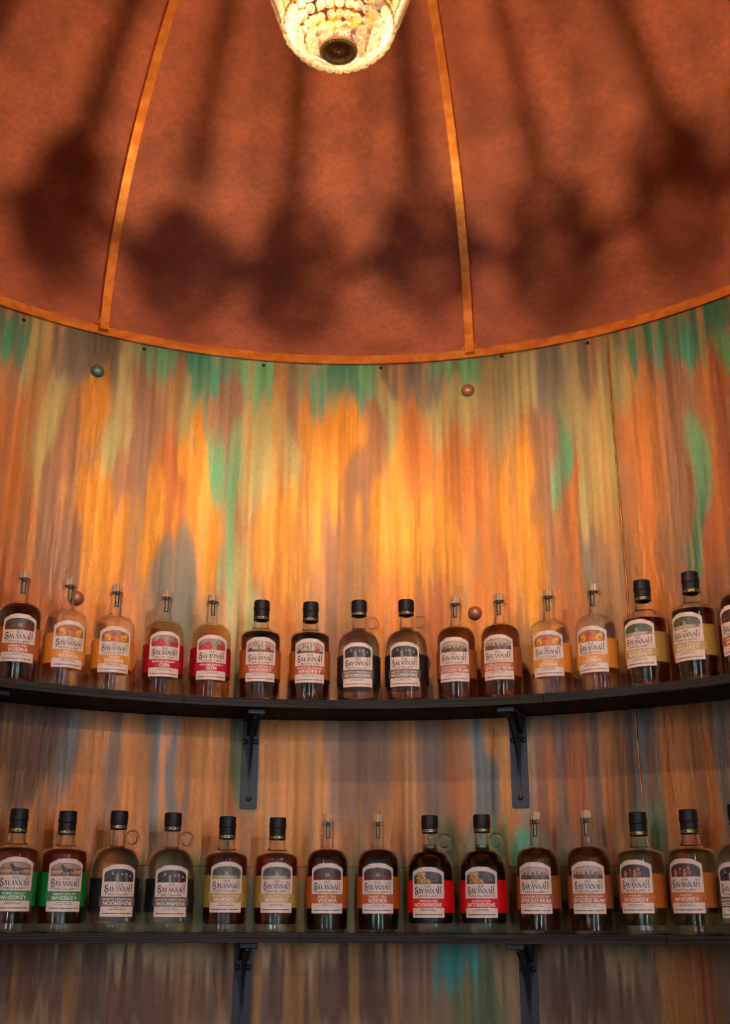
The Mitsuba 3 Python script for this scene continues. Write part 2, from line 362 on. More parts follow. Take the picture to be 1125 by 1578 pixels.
def gore(p0, p1, inset, n=26, m=34):
    ph, tt = np.linspace(p0, p1, n), np.linspace(0.0, PI / 2 - 0.012, m)
    v = np.array([dome_pt(p, t, inset) for t in tt for p in ph])
    f = [(i * n + j, i * n + j + 1, (i + 1) * n + j + 1, (i + 1) * n + j) for i in range(m - 1) for j in range(n - 1)]
    f = [q for a in f for q in ((a[0], a[1], a[2]), (a[0], a[2], a[3]))]
    return trimesh.Trimesh(v, f, process=False)


add(dome, gore(-SPAN, SPAN, -0.03, 90), 'm_black', smooth=True, label='half dome ceiling of terracotta painted metal gores', kind='structure')
for a, b in zip(edges[:-1], edges[1:]):
    add(dome + '__dome_panel', gore(a, b, 0.0), 'm_dome', smooth=True)


def strip(p, t0, t1, w, d0, d1, n=60):
    """A flat bar following the dome's meridian p: width w, from inset d0 to inset d1."""
    v, f = [], []
    for t in np.linspace(t0, t1, n):
        side = np.array([math.cos(p), -math.sin(p), 0]) * w / 2
        a, b = dome_pt(p, t, d0), dome_pt(p, t, d1)
        v += [a - side, a + side, b + side * 0.92, b - side * 0.92]
    for i in range(n - 1):
        for k in range(4):
            A, B = 4 * i + k, 4 * i + (k + 1) % 4
            f += [(A, B, B + 4), (A, B + 4, A + 4)]
    f += [(0, 2, 1), (0, 3, 2), (4 * n - 4, 4 * n - 3, 4 * n - 2), (4 * n - 4, 4 * n - 2, 4 * n - 1)]
    m = trimesh.Trimesh(np.array(v), f, process=False)
    if m.volume < 0:
        m.invert()
    return m


for p in RIB[1:-1]:
    add(dome + '__rib', strip(p, 0.004, PI / 2 - 0.05, 0.0215, -0.002, 0.021), 'm_gilt', smooth=30, label='copper gilt rib')
add('trim_1', arc(R - 0.008, R + 0.003, ZR - 0.002, ZR + 0.019, -SPAN, SPAN, 110), 'm_gilt', smooth=30,
    label='copper gilt ring between the patinated wall and the dome', kind='structure')
# little brackets of the joint: rib feet
for p in RIB[1:-1]:
    foot = Polygon([(-0.019, 0), (0.019, 0), (0.0125, 0.006), (0.0108, 0.016), (-0.0108, 0.016), (-0.0125, 0.006)])
    m = trimesh.creation.extrude_polygon(foot, 0.014, engine='earcut')
    add('trim_1__rib_foot', m, 'm_gilt', smooth=False, to_world=facing_in(p, R - 0.0015, ZR + 0.0185))

# the room outside the niche
YF = R * math.cos(SPAN)
XF = R * math.sin(SPAN)
front = [mbox(-3, -XF, YF - 0.12, YF, 0, 3.7), mbox(XF, 3, YF - 0.12, YF, 0, 3.7)]
th = np.linspace(0, PI, 41)
lun = Polygon([(-XF, ZR), (XF, ZR), (XF, 3.7), (-XF, 3.7)])
m = trimesh.creation.extrude_polygon(lun, 0.12, engine='earcut')
m.apply_transform(np.array([[1, 0, 0, 0], [0, 0, 1, YF - 0.12], [0, 1, 0, 0], [0, 0, 0, 1.0]]))
m.fix_normals()
add('wall_front', cat(front + [m]), 'm_room', smooth=False, label='plain wall with the wide opening of the niche', kind='structure')
SIDE = (-4.15, -3.90)  # side windows, added to put more glints on the bottle glass
for sx, nm, lab in ((-1, 'wall_left', 'plain side wall of the room on the left with one added narrow window'), (1, 'wall_right', 'plain side wall of the room on the right with one added narrow window')):
    x0, x1 = sorted((sx * 3.0, sx * 3.1))
    add(nm, cat([mbox(x0, x1, -5.2, SIDE[0], 0, 3.7), mbox(x0, x1, SIDE[1], YF, 0, 3.7), mbox(x0, x1, SIDE[0], SIDE[1], 0, 1.0), mbox(x0, x1, SIDE[0], SIDE[1], 3.4, 3.7)]), 'm_room', smooth=False,
        label=lab, kind='structure')
    k = add(f'window_{4 if sx < 0 else 5}', cat([mbox(x0 + 0.03, x1 - 0.03, SIDE[0], SIDE[0] + 0.02, 1, 3.4), mbox(x0 + 0.03, x1 - 0.03, SIDE[1] - 0.02, SIDE[1], 1, 3.4), mbox(x0 + 0.03, x1 - 0.03, *SIDE, 2.2, 2.24)]),
            'm_black', smooth=False, label='narrow daylight window added in the side wall to glint on the bottles', kind='structure')
    xp = sx * 3.06
    pane = trimesh.Trimesh([(xp, SIDE[0], 1), (xp, SIDE[1], 1), (xp, SIDE[1], 3.4), (xp, SIDE[0], 3.4)], [(0, 1, 2), (0, 2, 3)] if sx < 0 else [(0, 2, 1), (0, 3, 2)], process=False)
    add(k + '__pane', pane, 'm_black', smooth=False)
    scene[k + '__pane']['emitter'] = {'type': 'area', 'radiance': {'type': 'rgb', 'value': DAYLIGHT}}
add('floor', mbox(-3.1, 3.1, -5.3, 1.3, -0.05, 0), 'm_floor', smooth=False, label='dark floor of the room', kind='structure')
add('ceiling_room', mbox(-3.1, 3.1, -5.3, YF, 3.7, 3.8), 'm_room', smooth=False, label='flat ceiling of the room outside the niche', kind='structure')
WIN = [(-2.62, -2.44), (0.16, 0.34), (2.42, 2.62)]
xs = [-3.0] + [v for w in WIN for v in w] + [3.0]
pier = [mbox(xs[i], xs[i + 1], -5.2, -5.1, 0, 3.7) for i in range(0, len(xs), 2)] + [mbox(a, b, -5.2, -5.1, 0, 1.0) for a, b in WIN] + [mbox(a, b, -5.2, -5.1, 3.4, 3.7) for a, b in WIN]
add('wall_rear', cat(pier), 'm_room', smooth=False, label='wall with three narrow tall windows behind the viewer', kind='structure')
for i, (a, b) in enumerate(WIN):
    k = add(f'window_{i + 1}', cat([mbox(a, a + 0.02, -5.18, -5.12, 1, 3.4), mbox(b - 0.02, b, -5.18, -5.12, 1, 3.4), mbox(a, b, -5.18, -5.12, 1, 1.05), mbox(a, b, -5.18, -5.12, 3.35, 3.4),
                                    mbox(a, b, -5.17, -5.13, 2.2, 2.24)]), 'm_black', smooth=False, label='narrow daylight window in the rear wall', kind='structure')
    pane = trimesh.Trimesh([(a, -5.16, 1), (b, -5.16, 1), (b, -5.16, 3.4), (a, -5.16, 3.4)], [(0, 2, 1), (0, 3, 2)], process=False)
    add(k + '__pane', pane, 'm_black', smooth=False)
    scene[k + '__pane']['emitter'] = {'type': 'area', 'radiance': {'type': 'rgb', 'value': DAYLIGHT}}


def pendant(x, y, z, power, label):
    t = thing('pendant_lamp', label, 'lamp')
    at = T().translate([x, y, z])
    add(t + '__bulb', lathe([(0, -0.045)] + [(0.045 * math.cos(a), 0.045 * math.sin(a)) for a in np.linspace(-1.4, 1.2, 12)] + [(0.014, 0.055), (0, 0.056)], 24), 'm_black', smooth=True, to_world=at)
    scene[t + '__bulb']['emitter'] = {'type': 'area', 'radiance': {'type': 'rgb', 'value': power}}
    add(t + '__shade', lathe([(0.13, -0.01), (0.11, 0.05), (0.05, 0.10), (0.02, 0.12), (0.018, 0.115), (0.045, 0.095), (0.105, 0.045), (0.126, -0.012), (0.13, -0.01)], 32), 'm_iron', smooth=30, to_world=at)
    add(t + '__cable', tube([(0, 0, 0.118), (0, 0, 0.5), (0, 0, 3.7 - z)], 0.004, 8), 'm_black', smooth=True, to_world=at)


pendant(1.15, -1.95, EYE + 1.25, LAMP_R, 'iron pendant lamp hanging in the room right of the viewer')
pendant(-1.15, -1.95, EYE + 1.25, LAMP_L, 'iron pendant lamp hanging in the room left of the viewer')

# ---------------------------------------------------------------- chandelier
LEAFZ = 0.150      # foot height of the crown's plaques
BULBS = [(0.6, 0.003, 0.128, 1.0), (2.2, 0.017, 0.122, 0.32)]   # angle, radius, height, share
CZ = EYE + 0.9732 * R
ch = thing('crystal_chandelier', 'glowing basket chandelier of crystal beads and prisms hanging under the dome', 'chandelier')


def at_ch(phi=0.0, r=0.0, z=0.0, tilt=0.0):
    """Frame on the chandelier: x tangential, y outwards, z up, leaning outwards by tilt."""
    m = np.eye(4)
    c, s = math.cos(phi), math.sin(phi)
    m[:3, :3] = np.array([[c, s, 0], [-s, c, 0], [0, 0, 1]]) @ np.array([[1, 0, 0], [0, math.cos(tilt), math.sin(tilt)], [0, -math.sin(tilt), math.cos(tilt)]])
    m[:3, 3] = polar(phi, r, CZ + z)
    return T(m)


# bottom boss: fluted bronze disc with a beaded rim and a little knob
ang = np.linspace(0, 2 * PI, 145)[:-1]
rows = [(0.0, 0.0015), (0.004, 0.0012), (0.010, 0.0045), (0.0165, 0.0062), (0.0185, 0.0035), (0.0195, -0.0005), (0.0255, 0.0), (0.026, 0.004), (0.0, 0.012)]
v, f = [], []
for i, (r0, z0) in enumerate(rows):
    fl = 0.0016 * np.cos(24 * ang + 5 * r0 / 0.02) * (0.004 <= r0 <= 0.017)
    v += [(r0 * math.cos(a) + (1e-6 * math.cos(a)), r0 * math.sin(a) + 1e-6 * math.sin(a), z0 + d) for a, d in zip(ang, fl)]
n = len(ang)
for i in range(len(rows) - 1):
    for j in range(n):
        k = (j + 1) % n
        f += [(i * n + j, (i + 1) * n + k, i * n + k), (i * n + j, (i + 1) * n + j, (i + 1) * n + k)]
m = trimesh.Trimesh(v, f, process=False)
add(ch + '__boss', m, 'm_bronze', smooth=35, to_world=at_ch(), label='fluted bronze bottom disc')
add(ch + '__boss__knob', trimesh.creation.icosphere(2, 0.0032), 'm_brass', smooth=True, to_world=at_ch(z=-0.0012))
pearls = []
for i in range(30):
    s = trimesh.creation.icosphere(1, 0.0018)
    s.apply_translation([0.0226 * math.cos(i * PI / 15), 0.0226 * math.sin(i * PI / 15), -0.0008])
    pearls.append(s)
add(ch + '__boss__pearl_rim', cat(pearls), 'm_goldfoil', smooth=True, to_world=at_ch(), kind='stuff')


def cut_bead(r):
    """Faceted octagon bead."""
    p = []
    for z, q in ((-1, 0.45), (-0.5, 0.92), (0.0, 1.0), (0.5, 0.92), (1, 0.45)):
        p += [(r * q * math.cos(a + (0.39 if abs(z) == 0.5 else 0)), r * 0.78 * z, r * q * math.sin(a + (0.39 if abs(z) == 0.5 else 0))) for a in np.arange(8) * PI / 4]
    return trimesh.convex.convex_hull(np.array(p))


RINGS = [(0.0315, 0.004, 0.0056), (0.0425, 0.0085, 0.0056), (0.0535, 0.0155, 0.0060), (0.0640, 0.0250, 0.0068), (0.0715, 0.0380, 0.0082)]
for r, z, b in RINGS:
    d = mikit.ply(cut_bead(b), 'm_crystal', smooth=False)
    n = int(2 * PI * r / (2 * b * 0.98))
    for i in range(n):
        p = 2 * PI * (i + rng.uniform(-0.12, 0.12)) / n
        add(ch + '__bead', d, None, to_world=at_ch(p, r, z + rng.uniform(-0.0008, 0.0008), 0.9 - 9 * z))
# metal hoops that carry the beads and the prisms
def hoop(r, z, w, h):
    return lathe([(r - w, z - h), (r + w, z - h), (r + w, z + h), (r - w, z + h), (r - w, z - h)], 72)


add(ch + '__lower_hoop', hoop(0.0755, 0.047, 0.0016, 0.002), 'm_brass', smooth=30, to_world=at_ch())
# long prisms
NP = 24
pr = trimesh.convex.convex_hull(np.array([(sx * w, sy * d, z) for z, w, d in ((0.0, 0.001, 0.001), (0.012, 0.0075, 0.002), (0.088, 0.0098, 0.002), (0.095, 0.004, 0.001)) for sx in (-1, 1) for sy in (-1, 1)]
                                         + [(0, sy * 0.0045, z) for z in (0.014, 0.085) for sy in (-1, 1)]))
dp = mikit.ply(pr, 'm_prism', smooth=False)
dstud = mikit.ply(cut_bead(0.0058), 'm_crystal', smooth=False)
PHS = -0.05
for i in range(NP):
    p = PHS + (i + 0.5) * 2 * PI / NP
    add(ch + '__prism', dp, None, to_world=at_ch(p, 0.0785, 0.049, 0.30))
    add(ch + '__bead', dstud, None, to_world=at_ch(p, 0.077, 0.0475, 0.3))
    q = PHS + i * 2 * PI / NP
    a, b = polar(q, 0.0755, 0.047), polar(q, 0.1055, 0.143)
    add(ch + '__rod', tube([a, (a + b) / 2, b], 0.0007, 6), 'm_brass', smooth=True, to_world=T().translate([0, 0, CZ]))
# crown: hoop with a row of leaf plaques, straps that rise and close under the canopy
add(ch + '__crown_hoop', hoop(0.107, 0.1485, 0.0016, 0.0016), 'm_brass', smooth=30, to_world=at_ch())
def plaque(w, h, r):
    """Pierced acanthus leaf of sheet brass."""
    e = lambda: r.uniform(0.85, 1.15)
    pts = [(-0.003, h), (-0.75 * w * e(), 0.72 * h), (-0.62 * w, 0.62 * h), (-w * e(), 0.36 * h), (-0.8 * w, 0.26 * h), (-0.7 * w * e(), 0.02), (0, -0.006 * e()), (0.7 * w * e(), 0.02), (0.8 * w, 0.26 * h),
           (w * e(), 0.36 * h), (0.62 * w, 0.62 * h), (0.75 * w * e(), 0.72 * h), (0.003, h)]
    g = Polygon([(x, z if i not in (5, 7) else 0.0) for i, (x, z) in enumerate(pts)]).buffer(0).buffer(0.0012)
    m = trimesh.creation.extrude_polygon(g if g.geom_type == 'Polygon' else g.geoms[0], 0.0014, engine='earcut')
    m.apply_transform(np.array([[1, 0, 0, 0], [0, 0, 1, -0.0007], [0, 1, 0, 0], [0, 0, 0, 1.0]]))
    m.fix_normals()
    return mikit.ply(m, 'm_brass', smooth=False)


dl = [plaque(rng.uniform(0.0110, 0.0138), rng.uniform(0.023, 0.031), rng) for _ in range(8)]
for i in range(NP):
    p = PHS + i * 2 * PI / NP + rng.uniform(-0.02, 0.02)
    add(ch + '__leaf_plaque', dl[rng.integers(8)], None, to_world=at_ch(p, 0.1065, LEAFZ - 0.009 + rng.uniform(-0.006, 0.004), 0.05))
    q = p + rng.uniform(-0.03, 0.03)
    pts = [polar(q, 0.1065 - 0.028 * t ** 2, LEAFZ + 0.014 + 0.091 * t) for t in np.linspace(0, 1, 8)] + [polar(p, 0.0785 - 0.05 * t, LEAFZ + 0.105 + 0.10 * t) for t in np.linspace(0.1, 1, 5)]
    add(ch + '__strap', tube(pts, np.linspace(rng.uniform(0.0026, 0.0042), 0.0018, len(pts)), 8), 'm_brass', smooth=True, to_world=T().translate([0, 0, CZ]))
zt = LEAFZ + 0.205
add(ch + '__cap', lathe([(0.034, zt - 0.006), (0.036, zt), (0.02, zt + 0.012), (0.006, zt + 0.03), (0.0, zt + 0.03)], 32), 'm_brass', smooth=30, to_world=at_ch())
add(ch + '__hanging_rod', tube([(0, 0, CZ + zt + 0.02), (0, 0, CZ + zt + 0.2), (0, 0, ZR + DH - 0.012)], 0.004, 8), 'm_brass', smooth=True)
add(ch + '__canopy', lathe([(0.0, -0.03), (0.02, -0.028), (0.05, -0.01), (0.06, 0.0), (0.0, 0.0)], 32), 'm_brass', smooth=30, to_world=T().translate([0, 0, ZR + DH - 0.004]))
for k_, (p, r, z, g) in enumerate(BULBS):
    add(ch + '__lamp_holder', lathe([(0.0, 0.0), (0.006, 0.001), (0.0075, 0.01), (0.005, 0.03), (0.005, 0.05), (0.0, 0.051)], 20), 'm_brass', smooth=30, to_world=at_ch(p, r, z - 0.06))
    e = add(ch + '__bulb', trimesh.creation.icosphere(2, 0.0042), 'm_black', smooth=True, to_world=at_ch(p, r, z), label='glowing bulb')
    scene[e]['emitter'] = {'type': 'area', 'radiance': {'type': 'rgb', 'value': [g * x for x in FILAMENT]}}

# ---------------------------------------------------------------- shelves and brackets
for z, lab, cuts in ((ZU, 'upper curved dark wood shelf carrying a row of bottles', (-1.5, -0.2868, 0.42, 1.5)), (ZL, 'lower curved dark wood shelf carrying a row of bottles', (-1.5, -0.05, 0.62, 1.5))):
    s = thing('wall_shelf', lab, 'shelf')
    for a, b in zip(cuts[:-1], cuts[1:]):
        mm = arc(RS, R - 0.001, z - TH, z, a + 0.0006, b - 0.0006, int((b - a) * 60))
        # eased front edges
        rr = np.hypot(mm.vertices[:, 0], mm.vertices[:, 1])
        add(s + '__plank', mm, 'm_wood', smooth=30)

BW = 0.0345
outl = box(-BW / 2 + 0.004, -0.178, BW / 2 - 0.004, -0.01).buffer(0.004)
plate = trimesh.creation.extrude_polygon(outl.union(box(-BW / 2, -0.05, BW / 2, 0)), 0.004, engine='earcut')
armp = mbox(-BW / 2, BW / 2, -0.0045, 0.0, 0.004, 0.128, 0.0012)
lip = mbox(-BW / 2, BW / 2, -0.0105, -0.0005, 0.122, 0.128, 0.0015)
gp = [(0.004, -0.143), (0.007, -0.143)] + [(0.007 + 0.098 * t ** 2.2, -0.143 + 0.1285 * t ** 0.8) for t in np.linspace(0.05, 1, 14)] + [(0.105, -0.004), (0.004, -0.004)]
gus = trimesh.creation.extrude_polygon(Polygon(gp), 0.0055, engine='earcut')
gus.apply_transform(np.array([[0, 0, 1, -0.00275], [0, 1, 0, 0], [1, 0, 0, 0], [0, 0, 0, 1.0]]))
gus.fix_normals()
hub = trimesh.creation.extrude_polygon(Polygon([(0.004, -0.034), (0.016, -0.03), (0.05, -0.012), (0.06, -0.004), (0.004, -0.004)]), 0.021, engine='earcut')
hub.apply_transform(np.array([[0, 0, 1, -0.0105], [0, 1, 0, 0], [1, 0, 0, 0], [0, 0, 0, 1.0]]))
hub.fix_normals()
scr = lathe([(0.0056, 0.0), (0.0056, 0.001), (0.0045, 0.003), (0.002, 0.0037), (0.0018, 0.0022), (0.0, 0.0022)], 20)
brd = {k: mikit.ply(m, 'm_iron', smooth=30) for k, m in dict(wall_plate=plate, shelf_arm=cat([armp, lip]), gusset=gus, hub=hub).items()}
dscr = mikit.ply(scr, 'm_screw', smooth=30)
BRK = [(-0.626, ZU, 'black iron bracket under the upper shelf at the left edge'), (-0.1427, ZU, 'black iron bracket under the upper shelf, below the pecan whiskey'),
       (0.3413, ZU, 'black iron bracket under the upper shelf, below the spiced rum'),
       (-0.1423, ZL, 'black iron bracket below the lower shelf, the left one of two'), (0.342, ZL, 'black iron bracket below the lower shelf, the right one of two')]
for phi, z, lab in BRK:
    k = thing('shelf_bracket', lab, 'bracket')
    tw = facing_in(phi, R, z - TH)
    for n, d in brd.items():
        add(k + '__' + n, d, None, to_world=tw)
    for x, y in ((-0.0105, -0.047), (0.0105, -0.047), (0.0, -0.1615)):
        add(k + '__screw', dscr, None, to_world=facing_in(phi, R, z - TH, np.array([[1, 0, 0, x], [0, 1, 0, y], [0, 0, 1, 0.004], [0, 0, 0, 1.0]])))

# ---------------------------------------------------------------- bottles
def curve(r0, z0, r1, z1, n=10, e=1.0):
    """Convex shoulder from the vertical side (r0, z0) to the neck root (r1, z1)."""
    return [(r1 + (r0 - r1) * math.cos(t) ** e, z0 + (z1 - z0) * math.sin(t) ** e) for t in np.linspace(0, PI / 2, n)]


HS = 1.03     # true height over the sizes first measured
OUT = {
    'A': [(0, 0.0015), (0.030, 0.0), (0.0345, 0.0), (0.0385, 0.0015), (0.0402, 0.006), (0.0402, 0.06), (0.0402, 0.118)] + curve(0.0402, 0.121, 0.0150, 0.1485, 12, 0.85)
         + [(0.0126, 0.152), (0.0117, 0.158), (0.0113, 0.19), (0.0134, 0.1912), (0.0138, 0.1935), (0.0134, 0.196), (0.0112, 0.197), (0, 0.197)],
    'B': [(0, 0.0015), (0.031, 0.0), (0.037, 0.0), (0.0405, 0.002), (0.0414, 0.007), (0.0414, 0.07), (0.0414, 0.127), (0.0410, 0.131), (0.0396, 0.1345), (0.0365, 0.1372), (0.030, 0.1396),
          (0.0235, 0.1418), (0.0192, 0.1448), (0.0170, 0.149), (0.0158, 0.155), (0.0148, 0.168), (0.0145, 0.194), (0, 0.194)],
    'C': [(0, 0.0015), (0.032, 0.0), (0.038, 0.0), (0.0420, 0.0025), (0.0434, 0.010), (0.0438, 0.06), (0.0440, 0.102)] + curve(0.0440, 0.106, 0.0165, 0.1455, 12, 0.92)
         + [(0.0146, 0.149), (0.0139, 0.154), (0.0138, 0.192), (0, 0.192)]}
FLOORZ = {'A': 0.006, 'B': 0.015, 'C': 0.017}
PUNT = {'A': 0.013, 'B': 0.002, 'C': 0.003}
NECK = {'A': 0.150, 'B': 0.143, 'C': 0.147}


def sz(p):
    return [(r, z * HS) for r, z in p]


def inner(kind, wallt=0.0026):
    """(r, z) of the cavity wall from its floor upwards."""
    o = [(r, z) for r, z in OUT[kind] if r > 0 and z > 0.02 and z < 0.1895]
    prof = []
    for i, (r, z) in enumerate(o):
        a, b = np.array(o[max(i - 1, 0)]), np.array(o[min(i + 1, len(o) - 1)])
        t = (b - a) / np.linalg.norm(b - a)
        prof.append((r - wallt * t[1], z + wallt * t[0]))
    r0 = prof[0][0]
    fz = FLOORZ[kind]
    base = [(0.0, fz + PUNT[kind]), (r0 * 0.35, fz + PUNT[kind] * 0.8), (r0 * 0.7, fz + PUNT[kind] * 0.2), (r0 * 0.88, fz), (r0 * 0.97, fz + 0.0015), (r0, fz + 0.005)]
    return base + prof


def split(kind, fill):
    p = np.array(inner(kind))
    rf = np.interp(fill, p[6:, 1], p[6:, 0])
    low = [tuple(q) for q in p if q[1] < fill or q[0] == 0] + [(rf, fill), (0, fill)]
    return lathe(sz(low), 48)


# ---- flat print, cut in strips and wrapped round the bottle
def tri(poly):
    polys = [g for g in getattr(poly, 'geoms', [poly]) if g.geom_type == 'Polygon' and g.area > 1e-9]
    vs, fs, n = [], [], 0
    for g in polys:
        v, f = trimesh.creation.triangulate_polygon(g, engine='earcut')
        vs.append(np.asarray(v)), fs.append(np.asarray(f) + n)
        n += len(v)
    return (np.vstack(vs), np.vstack(fs)) if vs else (np.zeros((0, 2)), np.zeros((0, 3), int))


class Print:
    def __init__(self, r, base=0.0007):
        self.r, self.base, self.v, self.f, self.c, self.n = r, base, [], [], [], 0

    def raw(self, v, f, color, layer):
        a = v[:, 0] / self.r
        rr = self.r + self.base + 0.00012 * layer
        self.v.append(np.stack([rr * np.sin(a), -rr * np.cos(a), v[:, 1]], -1))
        self.f.append(f + self.n)
        self.c.append(np.tile(lin(color), (len(v), 1)))
        self.n += len(v)

    def poly(self, g, color, layer, step=0.004):
        x0, y0, x1, y1 = g.bounds
        for x in np.arange(math.floor(x0 / step), math.ceil(x1 / step)) * step:
            v, f = tri(g.intersection(box(x, y0 - 1, x + step, y1 + 1)) if x1 - x0 > step else g)
            if len(f):
                self.raw(v, f, color, layer)
            if x1 - x0 <= step:
                break

    def ply(self):
        v, f, c = np.vstack(self.v), np.vstack(self.f), np.vstack(self.c)
        a, b, d = v[f[:, 0]], v[f[:, 1]], v[f[:, 2]]
        nn = np.cross(b - a, d - a)
        wrong = (nn[:, :2] * (a + b + d)[:, :2]).sum(1) < 0
        f[wrong] = f[wrong][:, ::-1]
        nr = v * [1, 1, 0]
        nr /= np.linalg.norm(nr, axis=1, keepdims=True)
        path = meshkit.write_ply((v, f), False, None, c, normals=nr)
        return {'type': 'ply', 'filename': path, 'face_normals': False, 'bsdf': {'type': 'ref', 'id': 'm_print'}}


_txt = {}


def flat_text(s, bold=True):
    """2-D triangles of a line of lettering, capitals one unit high, starting at 0."""
    if (s, bold) not in _txt:
        m = meshkit.text_mesh(s, 1.0, 0.05, bold)
        top = np.abs(m.vertices[m.faces][:, :, 2] - 0.05).max(1) < 1e-6
        v, f = m.vertices[:, :2].copy(), m.faces[top]
        u, inv = np.unique(f, return_inverse=True)
        v = v[u]
        v[:, 0] -= v[:, 0].min()
        _txt[(s, bold)] = (v, inv.reshape(-1, 3))
    return _txt[(s, bold)]


def put_text(pr, s, x, z, h, width, color, layer, bold=True, maxw=None):
    v, f = flat_text(s, bold)
    w = v[:, 0].max()
    k = width / w
    pr.raw(np.stack([(v[:, 0] - w / 2) * k + x, v[:, 1] * h + z], -1), f, color, layer)


# ---- old-style display capitals for the big name
def serif(x, y, w=0.2, t=0.06):
    return box(x - w / 2, y - t / 2, x + w / 2, y + t / 2)


def stroke(a, b, w):
    return LineString([a, b]).buffer(w / 2, cap_style=2)


def glyph(ch):
    if ch == 'A':
        g = [stroke((0.06, 0), (0.30, 1.0), 0.07), stroke((0.30, 1.02), (0.56, 0), 0.17), stroke((0.13, 0.30), (0.45, 0.30), 0.055), serif(0.06, 0.03, 0.2), serif(0.56, 0.03, 0.26)]
        return union_all(g), 0.66
    if ch == 'V':
        g = [stroke((0.06, 1), (0.32, -0.02), 0.17), stroke((0.32, 0), (0.56, 1), 0.07), serif(0.06, 0.97, 0.26), serif(0.56, 0.97, 0.2)]
        return union_all(g), 0.64
    if ch == 'N':
        g = [stroke((0.08, 0), (0.08, 1), 0.07), stroke((0.58, 0), (0.58, 1), 0.07), stroke((0.08, 1), (0.58, 0), 0.17), serif(0.08, 0.03, 0.22), serif(0.58, 0.97, 0.22), serif(0.02, 0.97, 0.16)]
        return union_all(g), 0.72
    if ch == 'H':
        g = [stroke((0.10, 0), (0.10, 1), 0.12), stroke((0.52, 0), (0.52, 1), 0.12), stroke((0.1, 0.42), (0.52, 0.42), 0.06)] + [serif(x, y, 0.28, 0.05) for x in (0.1, 0.52) for y in (0.02, 0.98)]
        return union_all(g), 0.68
    if ch == 'S':
        t = np.linspace(0, 1, 40)
        up = [(0.36 + 0.22 * math.cos(a), 0.74 + 0.22 * math.sin(a)) for a in np.linspace(0.25, 1.5 * PI, 24)]
        dn = [(0.36 + 0.25 * math.cos(a), 0.27 + 0.25 * math.sin(a)) for a in np.linspace(0.5 * PI, -PI * 0.98, 26)]
        g = [LineString(up + dn).buffer(0.065), LineString(up[14:] + dn[:9]).buffer(0.085), Point(0.55, 0.80).buffer(0.085), Point(0.14, 0.26).buffer(0.1),
             LineString([(0.11, 0.27), (0.0, 0.34), (-0.04, 0.46)]).buffer(0.03)]
        return union_all(g), 0.70
    if ch == 'O':
        return Point(0, 0).buffer(0.5).difference(affinity.scale(Point(0, 0).buffer(0.5), 0.55, 0.8)), 0
    raise KeyError(ch)


def put_name(pr, z, w, color, layer):
    """SAVANNAH with a tall first and last letter, fitted to width w; z = foot of the small capitals, heights in metres."""
    small, x, parts = 0.0084, 0.0, []
    for i, chr_ in enumerate('SAVANNAH'):
        g, adv = glyph(chr_)
        tall = i in (0, 7)
        h = 0.0132 if tall else small
        s = 0.0086
        parts.append(affinity.translate(affinity.scale(g, s * (1.12 if tall else 1.0), h, origin=(0, 0)), x, -0.0015 if i == 0 else 0.0))
        x += adv * s * (1.12 if tall else 1.0)
    k = w / x
    for g in parts:
        g = affinity.translate(affinity.scale(g, k, 1.0, origin=(0, 0)), -w / 2, z)
        for q in getattr(g, 'geoms', [g]):
            v, f = tri(q)
            pr.raw(v, f, color, layer)


LW, HALF = 0.0620, 0.0310


def panel_shape():
    pts = [(0.41, 0.0815), (0.30, 0.0842), (0.27, 0.0858), (0.12, 0.0872)]
    side = [(-x * LW, z) for x, z in pts]
    q = [(HALF, 0.0335), (HALF, 0.0785)] + [(x * LW, z) for x, z in pts] + side[::-1] + [(-HALF, 0.0785), (-HALF, 0.0335)]
    return Polygon(q).buffer(0.0008).buffer(-0.0004)


def picture_shape():
    w = 0.43 * LW
    th = np.linspace(0, PI, 21)
    return Polygon([(w, 0.0590)] + [(w * math.cos(t), 0.0685 + 0.0106 * math.sin(t) ** 0.8) for t in th] + [(-w, 0.0590)])


def blobs(r, n, cols, x0, x1, z0, z1, s0, s1, asp=1.0):
    out = []
    for i in range(n):
        e = affinity.scale(Point(r.uniform(x0, x1), r.uniform(z0, z1)).buffer(r.uniform(s0, s1), 5), 1.0, asp)
        out.append((e, cols[r.integers(len(cols))]))
    return out


